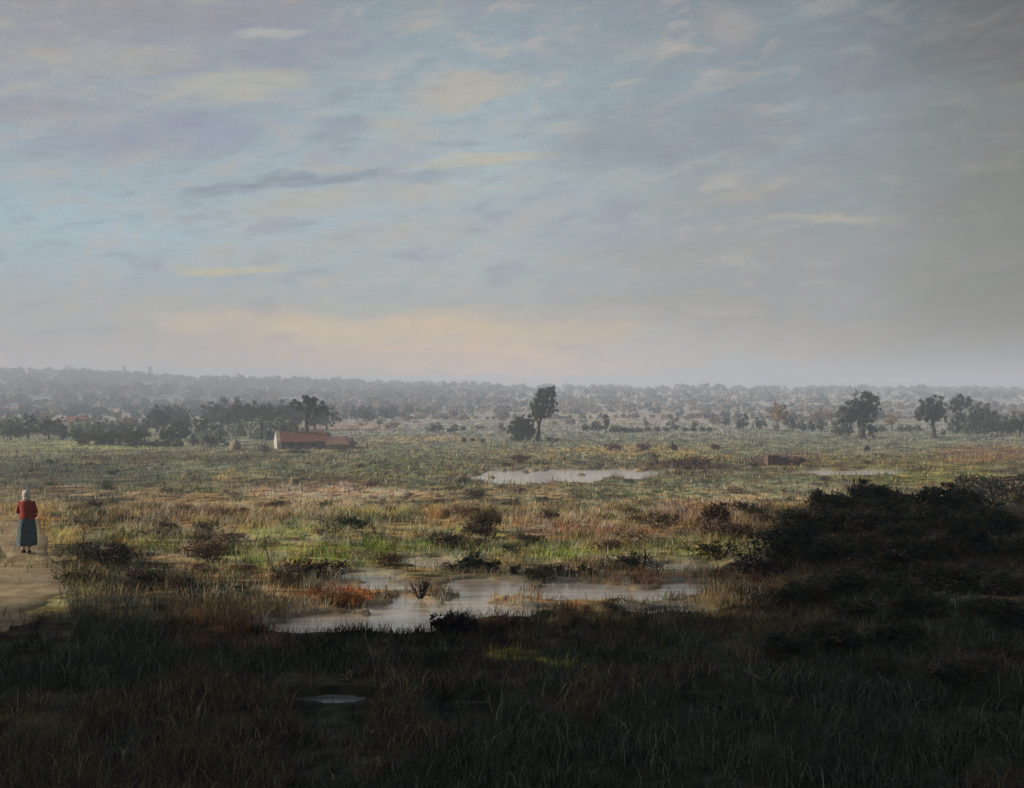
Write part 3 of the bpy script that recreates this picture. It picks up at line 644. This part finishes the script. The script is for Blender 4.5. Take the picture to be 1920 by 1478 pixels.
bm = bmesh.new(); box(bm, 1.0, 1.75, -.06, -.003, -.2, 1.0); bm_obj('door', bm, M_wood, cot)
for x in (2.6, 4.3):
    bm = bmesh.new(); box(bm, x, x+.6, -.05, -.003, .35, .85); w_ = bm_obj('window', bm, M_wood, cot)
p2 = at(612, 842)
shed = tag(link(None, 'barn', None, p2+Vector((0, .3, -.05)), rad(-6)), 'low brown weathered barn stretching right from the cottage', 'barn')
bm = bmesh.new(); poly_solid(bm, [(0,-.3), (3.6,-.3), (3.6,.8), (1.8,1.7), (0,.8)], 0, 3.4); bm_obj('wall', bm, M_brick, shed)
bm = bmesh.new(); roof_shell(bm, -.2, 3.7, -.4, 4.0, .72, 1.86, .12, .1, 1.6); bm_obj('roof', bm, M_oldroof, shed)
# stout dark tree behind the roof
p = at(562, 834)+Vector((0, 6, 0)); s = p.y/F
tree('stout_tree', p, 'stout dark-trunked tree rising behind the red cottage roof', 'tree', L(s, (-14,0,72,14,12,10), (16,0,74,18,14,12), (30,0,62,16,12,10), (4,0,80,14,12,10)), 52*s, 6*s, .26, 4200, G_DARK, 41, nclump=80)
# haystack
p = at(441, 844); s = p.y/F
hs = tag(link(None, 'haystack', None, p), 'small tan domed haystack left of the cottage', 'haystack')
def lathe(prof, n=20, wob=.05, seed=0):
    bm = bmesh.new(); r = random.Random(seed); rings = []
    for (rr, z) in prof: rings.append([bm.verts.new((math.cos(k/n*math.tau)*rr*(1+r.uniform(-wob, wob)), math.sin(k/n*math.tau)*rr*(1+r.uniform(-wob, wob)), z+r.uniform(-wob, wob)*.3)) for k in range(n)])
    for i in range(len(rings)-1):
        for k in range(n): bm.faces.new((rings[i][k], rings[i][(k+1) % n], rings[i+1][(k+1) % n], rings[i+1][k]))
    bm.faces.new(rings[0][::-1]); bm.faces.new(rings[-1])
    return bm
k = s*1.0
bm_obj('straw', lathe([(8.5*k,-.1), (10*k,2*k), (10.5*k,6*k), (9.5*k,11*k), (7*k,15*k), (3.5*k,18*k), (.8*k,19.5*k)], 22, .07), M_straw, hs, True)
bm_obj('pole', lathe([(.06,1.2), (.05,20*k), (.04,24*k)], 7, .05), M_wood, hs)
# village houses far left and in the centre distance
def house(px, py, wpx, hpx, roofm, label, rot=0.0, chim=True, wallm=None):
    q = at(px, py); s_ = q.y/F; w = wpx*s_; h = hpx*s_; d = w*.7
    r_ = tag(link(None, 'village_house', None, q, rot), label, 'house')
    bm = bmesh.new(); poly_solid(bm, [(0,-1.5), (d,-1.5), (d,h*.5), (d/2,h*.93), (0,h*.5)], 0, w); bm_obj('wall', bm, wallm or M_plaster, r_)
    bm = bmesh.new(); roof_shell(bm, -.2, w+.2, -.35, d+.35, h*.46, h, .15, .03); rr = bm_obj('roof', bm, roofm, r_)
    if chim: bm = bmesh.new(); box(bm, w*.7, w*.7+.5, d/2-.25, d/2+.25, h*.8, h*1.2); bm_obj('chimney', bm, M_brick, rr)
    bm = bmesh.new(); box(bm, w*.3, w*.3+.7, -.06, -.003, -.1, h*.33); bm_obj('door', bm, M_wood, r_)
    bm = bmesh.new(); box(bm, w*.6, w*.6+.7, -.05, -.003, h*.15, h*.33); bm_obj('window', bm, M_wood, r_)
    return r_
house(-4, 803, 20, 17, M_redroof, 'house with dull red roof at the far left edge', rad(4), wallm=M_brick)
house(122, 798, 36, 17, M_redroof, 'long house with bright orange roof in the left village', rad(-5))
house(76, 790, 18, 13, M_redroof, 'small house with pinkish roof left of the orange one', rad(12))
house(222, 798, 30, 14, M_oldroof, 'brownish barn-like house right of the orange-roofed house', rad(-4), False, M_brick)
house(1030, 772, 14, 9, M_redroof, 'tiny distant red-roofed house right of the leaning tree', rad(8))
house(1056, 774, 11, 8, M_redroof, 'tiny distant house with pink roof near the white steeple', rad(-10), False)
q = at(1054, 764); s = q.y/F
ch = tag(link(None, 'church_tower', None, q), 'tiny distant white church steeple above the fields', 'church')
bm = bmesh.new(); box(bm, -1.6*s, 1.6*s, -1.6*s, 1.6*s, -1, 8*s); bm_obj('wall', bm, M_plaster, ch)
bm = bmesh.new(); bmesh.ops.create_cone(bm, cap_ends=True, segments=4, radius1=2.2*s, radius2=.1, depth=8*s, matrix=Matrix.Translation((0, 0, 12*s))@Matrix.Rotation(rad(45), 4, 'Z')); bm_obj('spire', bm, M_plaster, ch)

# ------------------------------------------------------------ shrubs and stacks on the marsh
def bush(name, px, py, wpx, hpx, pal, label, seed, leaf=.05, n=3500, group=None, cat='bush', stems=5, nclump=60, clump=.3):
    q = at(px, py); s_ = q.y/F; w = wpx*s_/2; h = hpx*s_; r = random.Random(seed)
    root = tag(link(None, name, None, q+Vector((0, 0, -.03))), label, cat, group)
    lobes = [(r.uniform(-.5, .5)*w, r.uniform(-.4, .4)*w, h*r.uniform(.35, .62), w*r.uniform(.45, .62), w*r.uniform(.4, .55), h*r.uniform(.32, .42)) for _ in range(4)]+[(0, 0, h*.35, w*.8, w*.6, h*.34)]
    paths = []
    for i in range(stems):
        a = r.uniform(0, math.tau); l = lobes[i % len(lobes)]
        e = Vector((l[0]+math.cos(a)*w*.4, l[1]+math.sin(a)*w*.3, min(l[2]+l[5]*r.uniform(.5, 1.1), h))); b = Vector((math.cos(a)*.06*w, math.sin(a)*.06*w, -.05))
        m_ = b.lerp(e, .5)+Vector((r.uniform(-.1, .1)*w, 0, .05*h)); t0 = .02+.02*h
        paths.append(([b, m_, e], [t0, t0*.65, t0*.25]))
        for _ in range(3):
            e2 = m_+Vector((r.uniform(-.5, .5)*w, r.uniform(-.4, .4)*w, r.uniform(.2, .5)*h)); paths.append(([m_, m_.lerp(e2, .5)+Vector((0, 0, -.03*h)), e2], [t0*.5, t0*.3, t0*.12]))
    link(tube_mesh('stem', paths, M_bark, 5), 'stem', root)
    if n: link(leaf_mesh('foliage', lobes, nclump, n, leaf, pal, seed, clump), 'foliage', root)
    return root
bush('marsh_shrub', 884, 1074, 50, 42, [(.055,.08,.06), (.09,.12,.09), (.035,.05,.04)], 'loose grey-green shrub standing at the water edge', 51, .05, 1800)
bush('marsh_shrub', 915, 1074, 46, 28, G_NIGHT, 'compact blackish shrub right of the grey-green one at the water', 52, .04, 2600)
for i, x in enumerate((965,990,1010,1030,1050,1072,1092,1112)):
    bush('sedge_tuft', x, 1078+(i % 3)*2, 24, 24-(i % 2)*6, [(.03,.02,.016), (.045,.03,.022), (.02,.022,.018)], 'small dark sedge tuft in the row along the far pond bank', 60+i, .04, 450, 'sedge tufts on the pond bank', 'tuft')
bush('bare_bush', 790, 1124, 60, 46, G_OLIVE, 'nearly leafless twiggy bush standing in the pale shallows', 53, .03, 220, stems=9)
bush('dark_bush', 848, 1192, 90, 52, [(.035,.022,.024), (.05,.03,.03), (.02,.022,.018)], 'dark purplish bush on the near bank of the pond', 54, .05, 4200, nclump=90)
bush('russet_bush', 652, 1128, 140, 18, [(.22,.09,.03), (.16,.07,.03), (.28,.14,.05)], 'flat rusty clump on the point jutting into the pond', 55, .05, 2600)
bush('green_bush', 668, 992, 70, 26, [(.03,.05,.03), (.05,.07,.04)], 'dark green shrub in the middle of the marsh', 56, .05, 2200)
bush('brown_bush', 905, 1000, 100, 46, [(.10,.075,.045), (.14,.10,.06), (.07,.055,.035)], 'spiky brown shrub behind the pond', 57, .05, 2200, stems=12)
bush('russet_bush', 1340, 995, 90, 60, [(.13,.07,.05), (.18,.11,.08), (.08,.05,.04)], 'reddish brown bush right of the pond', 58, .05, 2600)
bush('russet_bush', 972, 868, 40, 18, G_RUSSET, 'small russet bush left of the far pool', 59, .12, 900)
for i, (x, y, w, h, l) in enumerate(((1150,845,44,14,'wide brown bush behind the far pool, leftmost of four'),(1212,844,46,16,'rounded brown bush on the plain behind the far pool'),(1264,846,16,16,'small dark brown bush with pale split, on the plain'),(1342,844,26,12,'small spreading brown bush near the right of the plain'),
        (1290,878,130,26,'long low dark heather clump right of the far pool'),(1625,846,14,12,'tiny reddish bush below the big leafy tree'))):
    bush('heath_bush', x, y, w, h, G_RUSSET if i < 4 else [(.05,.035,.035), (.08,.05,.04)], l, 70+i, .14, 1400)
bush('thistle_plant', 1232, 868, 40, 26, [(.30,.30,.16), (.22,.24,.12)], 'pale spiky plant at the left of the heather clump', 80, .10, 260, cat='plant', stems=7)
p = at(1465, 872); s = p.y/F; r = random.Random(4)
ps = tag(link(None, 'peat_stack', None, p, rad(4)), 'low block of reddish brown cut peat on the plain', 'peat stack')
bm = bmesh.new()
for row in range(4):
    for i in range(10-2*row):
        x0 = (-28+i*6.2)*s; jj = r.uniform(-.06, .06); box(bm, x0, x0+5.9*s, jj-.5, .9-row*.1+jj, row*4.6*s-.1*(row == 0), row*4.6*s+4.4*s)
bm_obj('turf_block', bm, M_peat, ps)
# small post and pale low fence near the barn
p = at(689, 843); bm = lathe([(.09,-.1), (.08,.6), (.075,1.0)], 8, .05, 3); o = bm_obj('post', bm, M_wood); o.location = p; tag(o, 'short black post at the end of the pale low bank', 'post')
bush('heath_bush', 1496, 872, 56, 17, [(.10,.06,.05), (.14,.09,.07)], 'brown heath bush leaning on the peat stack', 81, .14, 1100)
bush('green_bush', 500, 848, 44, 16, G_OLIVE, 'low olive bush at the foot of the white gable', 82, .14, 900)
bush('green_bush', 646, 848, 84, 17, G_OLIVE, 'long low bush along the barn wall', 83, .14, 1200)
bush('green_bush', 560, 850, 50, 8, G_DARK, 'low dark bush before the cottage door', 84, .14, 800)
# bare saplings on the right
for i, (x, y, hgt, l) in enumerate(((1336,1010,42,'thin dark bare sapling leaning left beside the reddish bush'),(1382,1040,56,'thin bare sapling, middle of the leaning three'),(1408,1048,50,'thin bare sapling nearest the dark thicket'),(506,1062,64,'bare dark sapling on the green bank'),(357,1120,70,'thin green reed stem on the dark slope'))):
    q = at(x, y); s_ = q.y/F; hh = hgt*s_; r = random.Random(90+i)
    root = tag(link(None, 'sapling', None, q), l, 'sapling')
    tp = [Vector((-.18*hh*t_/4+.02*hh*math.sin(t_*2), 0, hh*t_/4-.03)) for t_ in range(5)]
    link(tube_mesh('stem', [(tp, [.016,.014,.012,.009,.004])], M_bark, 6), 'stem', root)
    tw = [([tp[k_], tp[k_]+Vector((r.uniform(-.2, .2)*hh, r.uniform(-.1, .1), hh*.14)), tp[k_]+Vector((r.uniform(-.26, .26)*hh, 0, hh*.26))], [.008, .006, .003]) for k_ in (1,2,2,3,3)]
    link(tube_mesh('twigs', tw, M_bark, 5), 'twigs', root)
# heather, rush and sedge clumps over the open marsh
CP = {'heather_clump': ([(.035,.028,.026), (.06,.04,.035), (.028,.03,.022)], 'low dark heather clump on the open marsh', 'dark heather clumps'), 'rush_clump': ([(.07,.08,.035), (.11,.11,.05), (.05,.06,.03)], 'olive rush clump on the open marsh', 'olive rush clumps'),
      'dry_sedge_clump': ([(.30,.24,.17), (.38,.30,.22), (.22,.17,.12)], 'pale straw sedge clump on the open marsh', 'pale sedge clumps'), 'bracken_clump': ([(.15,.08,.05), (.20,.12,.08), (.10,.06,.04)], 'russet bracken clump on the open marsh', 'russet bracken clumps')}
rs = random.Random(77)
for j, (nm, (pal, lab, grp)) in enumerate(CP.items()):
    pr = bush(nm, 900, 1000, 90, 34, pal, lab, 300+j, .055, 1100, grp, 'clump', stems=4, nclump=50); done = 0; c0 = at(900, 1000).y/F*34
    while done < 34:
        x = rs.uniform(80, 1700); y = 860+250*rs.random()**1.3
        qx_, qy_ = np.array([x]), np.array([y])
        if pond_mask(qx_, qy_)[0] > .05 or (x < 130 and y > 930) or (x > 1450 and y > 980): continue
        q = at(x, y); h = rs.uniform(.22, .55)
        if done == 0: pr.location = q; pr.scale = (h/c0,)*3
        else: copy_thing(pr, q, (h/c0*rs.uniform(.9, 1.7), h/c0, h/c0), rs.uniform(-.6, .6), lab, grp)
        done += 1
# tan plant and forked dead branch in the near shade
bush('dry_plant', 651, 1280, 28, 30, [(.34,.27,.18), (.26,.2,.12)], 'small dry tan plant glowing in the near shade', 95, .05, 160, cat='plant')
q = at(1440, 1290)
root = tag(link(None, 'fallen_branch', None, q), 'forked dead branch lying in the dark grass', 'branch')
link(tube_mesh('limb', [([(-.35,0,.22), (-.15,.02,.12), (.02,0,.02)], [.012,.018,.022]), ([(.02,0,.02), (.1,.02,.16), (.19,0,.28)], [.022,.016,.01])], M_straw, 6), 'limb', root)

# dark thicket of bushes on the right
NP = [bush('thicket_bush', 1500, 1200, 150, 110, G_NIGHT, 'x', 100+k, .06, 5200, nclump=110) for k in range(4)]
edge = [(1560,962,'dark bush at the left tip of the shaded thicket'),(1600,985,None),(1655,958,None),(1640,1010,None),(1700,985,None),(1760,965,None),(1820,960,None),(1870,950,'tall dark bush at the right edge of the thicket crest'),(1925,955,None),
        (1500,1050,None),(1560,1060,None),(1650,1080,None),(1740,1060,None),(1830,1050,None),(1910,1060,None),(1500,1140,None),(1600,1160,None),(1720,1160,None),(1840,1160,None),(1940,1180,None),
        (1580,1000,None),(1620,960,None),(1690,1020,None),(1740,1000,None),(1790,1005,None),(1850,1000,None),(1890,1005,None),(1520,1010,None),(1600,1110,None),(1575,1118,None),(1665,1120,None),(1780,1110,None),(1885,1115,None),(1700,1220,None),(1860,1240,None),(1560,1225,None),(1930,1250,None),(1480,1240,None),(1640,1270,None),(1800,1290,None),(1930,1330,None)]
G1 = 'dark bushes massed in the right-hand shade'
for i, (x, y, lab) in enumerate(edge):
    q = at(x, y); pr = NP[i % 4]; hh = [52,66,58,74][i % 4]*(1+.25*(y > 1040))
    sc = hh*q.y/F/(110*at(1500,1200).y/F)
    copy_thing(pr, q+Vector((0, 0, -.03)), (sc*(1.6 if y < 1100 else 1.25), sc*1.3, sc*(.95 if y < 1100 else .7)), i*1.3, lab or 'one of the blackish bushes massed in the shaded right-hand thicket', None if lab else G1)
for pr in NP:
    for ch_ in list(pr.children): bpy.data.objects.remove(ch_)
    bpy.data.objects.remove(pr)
for pr in PR.values():
    for ch_ in list(pr.children): bpy.data.objects.remove(ch_)
    bpy.data.objects.remove(pr)

# unseen trees added outside the view, left, to shade the near ground
shade = None
for i, (x, y, sc) in enumerate(((-30,15.5,.85),(-46,17,.8),(-32,7,1.1),(-35,0,1.05),(-33,-8,1.1),(-44,10,1.2),(-34,-16,1.1))):
    loc = Vector((x, y, ground(x, y)))
    if shade is None:
        shade = tree('sun_blocker_tree', loc, 'unseen tall dense tree added left of the path, shading the near ground', 'tree', [(0,0,6.5,7,7,6.5), (0,0,13,7,7,7), (2,2,10,5,6,6), (-1,-2,18,5.5,5.5,5)], 12, .6, .9, 12000, G_DARK, 61, 'added shade trees beside the path', nclump=160)
    else: copy_thing(shade, loc, sc, i*1.7, None, 'added shade trees beside the path')

pine = tree('sun_blocker_pine', Vector((-35, 26.5, ground(-35, 26.5))), 'unseen tall bare-stemmed pine added left of the path, casting shade far to the right', 'tree', [(0,0,15.5,5,4.5,3.5), (1,1.5,19,4,4,3), (-2,-1,18,3.5,3.5,2.5)], 15, .35, .7, 9000, G_DARK, 62, 'added pines beside the path', nclump=150)  # unseen pines added, crowns raised so their shade falls far right
copy_thing(pine, Vector((-32, 34, ground(-32, 34))), 1.05, 2.0, None, 'added pines beside the path')
copy_thing(pine, Vector((-26, 42, ground(-26, 42))), 1.0, 4.0, None, 'added pines beside the path')

# ------------------------------------------------------------ the walker on the path
def person(loc, H_, rz):
    def m_cloth(n, c1, c2): return mat_rough(n, c1, c2, 22, .9, .3)
    skin = mat_rough('skin', (.50,.32,.23), (.55,.36,.27), 12, .6, .05)
    red = m_cloth('red_wool', (.20,.032,.03), (.30,.07,.05)); blue = m_cloth('blue_grey_linen', (.055,.085,.10), (.105,.145,.16)); white = m_cloth('white_cotton', (.44,.42,.38), (.60,.58,.54)); dark = m_cloth('dark_leather', (.02,.018,.016), (.05,.04,.035))
    root = tag(link(None, 'person', None, loc, rz), 'person in white cap, red jacket and blue-grey skirt walking on the path', 'person')
    s_ = H_/1.62
    V = {'pelvis':(0,0,.88,.135), 'belly':(0,0,1.0,.12), 'chest':(0,.01,1.20,.135), 'upper':(0,.01,1.32,.11), 'neck':(0,.015,1.385,.052), 'head0':(0,.02,1.445,.072), 'head1':(0,.015,1.51,.09), 'head2':(0,.01,1.57,.07),
         'shL':(-.155,.0,1.315,.058), 'elL':(-.22,.03,1.06,.042), 'wrL':(-.15,.18,.92,.028), 'haL':(-.12,.23,.91,.034), 'shR':(.155,0,1.315,.058), 'elR':(.225,.02,1.06,.042), 'wrR':(.16,.17,.93,.028), 'haR':(.13,.22,.92,.034),
         'hipL':(-.085,0,.80,.092), 'knL':(-.09,.07,.45,.058), 'anL':(-.085,.0,.09,.036), 'toL':(-.09,.13,.03,.03), 'hipR':(.085,0,.80,.092), 'knR':(.09,-.02,.45,.058), 'anR':(.085,-.14,.10,.036), 'toR':(.09,-.02,.03,.03)}
    E_ = [('pelvis','belly'),('belly','chest'),('chest','upper'),('upper','neck'),('neck','head0'),('head0','head1'),('head1','head2'),('upper','shL'),('shL','elL'),('elL','wrL'),('wrL','haL'),('upper','shR'),('shR','elR'),('elR','wrR'),('wrR','haR'),
          ('pelvis','hipL'),('hipL','knL'),('knL','anL'),('anL','toL'),('pelvis','hipR'),('hipR','knR'),('knR','anR'),('anR','toR')]
    names = list(V); vs = [tuple(v*s_ for v in V[n][:3]) for n in names]; rr = [V[n][3]*s_ for n in names]; es = [(names.index(a), names.index(b)) for a, b in E_]
    for sx, tg in ((-1,'haL'),(1,'haR')):                       # five fingers and a thumb to each hand
        hx, hy, hz, _ = V[tg]; hi = names.index(tg)
        for k in range(5):
            a = len(vs); off = (k-1.5)*.017 if k < 4 else -.03; ln = (.075,.085,.08,.06,.05)[k]
            vs.append(tuple(v*s_ for v in (hx-sx*.01, hy+.03, hz+off))); rr.append(.009*s_); vs.append(tuple(v*s_ for v in (hx-sx*.03, hy+.03+ln*.6, hz+off-.012))); rr.append(.008*s_); vs.append(tuple(v*s_ for v in (hx-sx*.05, hy+.03+ln*.8, hz+off-.03))); rr.append(.006*s_)
            es += [(hi, a), (a, a+1), (a+1, a+2)]
    me = bpy.data.meshes.new('body'); me.from_pydata(vs, es, []); me.materials.append(skin)
    o = link(me, 'body', root); md = o.modifiers.new('skin', 'SKIN'); md.use_smooth_shade = True
    for i, v in enumerate(me.skin_vertices[0].data): v.radius = (rr[i], rr[i]); v.use_root = (i == 0)
    sb = o.modifiers.new('sub', 'SUBSURF'); sb.levels = sb.render_levels = 2
    def ringobj(name, prof, mat, n=24, fold=0.0, dy=0.0, par=root):
        bm = bmesh.new(); rings = []
        for j, (rx, ry, z, yo) in enumerate(prof):
            t_ = j/(len(prof)-1)
            rings.append([bm.verts.new(((math.cos(k/n*math.tau)*rx*(1+fold*t_*math.sin(k/n*math.tau*7+j*.2)))*s_, (math.sin(k/n*math.tau)*ry*(1+fold*t_*math.cos(k/n*math.tau*6)) + yo)*s_, z*s_)) for k in range(n)])
        for i in range(len(rings)-1):
            for k in range(n): bm.faces.new((rings[i][k], rings[i][(k+1) % n], rings[i+1][(k+1) % n], rings[i+1][k]))
        return bm_obj(name, bm, mat, par, True)
    ringobj('skirt', [(.135,.125,1.03,0), (.17,.16,.96,0), (.20,.19,.85,0), (.225,.22,.65,0), (.24,.25,.42,0), (.245,.26,.20,-.01)], blue, 48, .11)
    ringobj('jacket', [(.215,.185,.90,0), (.185,.165,.98,0), (.165,.145,1.06,0), (.185,.155,1.18,.005), (.19,.15,1.27,.01), (.17,.125,1.335,.01), (.10,.09,1.375,.012), (.065,.065,1.39,.015)], red, 24, .03)
    for sx, a, b, c_ in ((-1,'shL','elL','wrL'),(1,'shR','elR','wrR')):
        P = [Vector(V[k][:3])*s_ for k in (a, b, c_)]; link(tube_mesh('sleeve', [([P[0]+Vector((-sx*.03, 0, .02)), P[0].lerp(P[1], .5), P[1], P[1].lerp(P[2], .5), P[2]], [.075*s_, .068*s_, .060*s_, .052*s_, .044*s_])], red, 12), 'sleeve', root)
    bm = lathe([(.094,1.46), (.108,1.50), (.112,1.545), (.10,1.59), (.075,1.625), (.035,1.645)], 20, .03, 8)
    for v in bm.verts: v.co = Vector((v.co.x*s_, v.co.y*1.05*s_-.012*s_, v.co.z*s_))
    bm_obj('cap', bm, white, root, True)
    bm = lathe([(.07,1.36), (.098,1.41), (.10,1.47)], 16, .03, 9)
    for v in bm.verts: v.co = Vector((v.co.x*s_, v.co.y*s_-.02*s_, v.co.z*s_))
    bm_obj('neck_cloth', bm, white, root, True)
    for sx, y in ((-1,.045),(1,-.11)):
        bm = bmesh.new(); bmesh.ops.create_uvsphere(bm, u_segments=14, v_segments=8, radius=1)
        for v in bm.verts: v.co = Vector(((v.co.x*.05+sx*.088)*s_, (v.co.y*.135+y)*s_, (max(v.co.z, -.6)*.055+.035)*s_))
        bm_obj('shoe', bm, dark, root, True)
    # face on the far side: nose, eyes
    bm = bmesh.new()
    for (x, y, z, a) in ((0,.105,1.505,.016), (-.033,.09,1.525,.010), (.033,.09,1.525,.010), (0,.093,1.465,.014)):
        bmesh.ops.create_uvsphere(bm, u_segments=8, v_segments=6, radius=a*s_, matrix=Matrix.Translation((x*s_, y*s_, z*s_)))
    bm_obj('face', bm, skin, root, True)
    return root
q = at(50, 1040)
person(Vector((q.x, q.y, ground(q.x, q.y)+.04)), 116*q.y/F, rad(8))

# ------------------------------------------------------------ the misty air over the plain
hz = bpy.data.materials.new('misty_air'); hz.use_nodes = True; hn = hz.node_tree; hn.nodes.clear(); HN = NT(hn)
ho = HN.n('ShaderNodeOutputMaterial'); hv = HN.n('ShaderNodeVolumePrincipled')
hv.inputs['Color'].default_value = (.69,.80,.99,1); hv.inputs['Density'].default_value = .00105; hv.inputs['Anisotropy'].default_value = 0
HN.link(hv.outputs[0], ho.inputs['Volume'])
bm = bmesh.new(); box(bm, -XMAX-20, XMAX+20, -170, YMAX+20, -12, 44); hb = bm_obj('haze', bm, hz); tag(hb, 'pale bluish haze over the plain', kind='stuff')
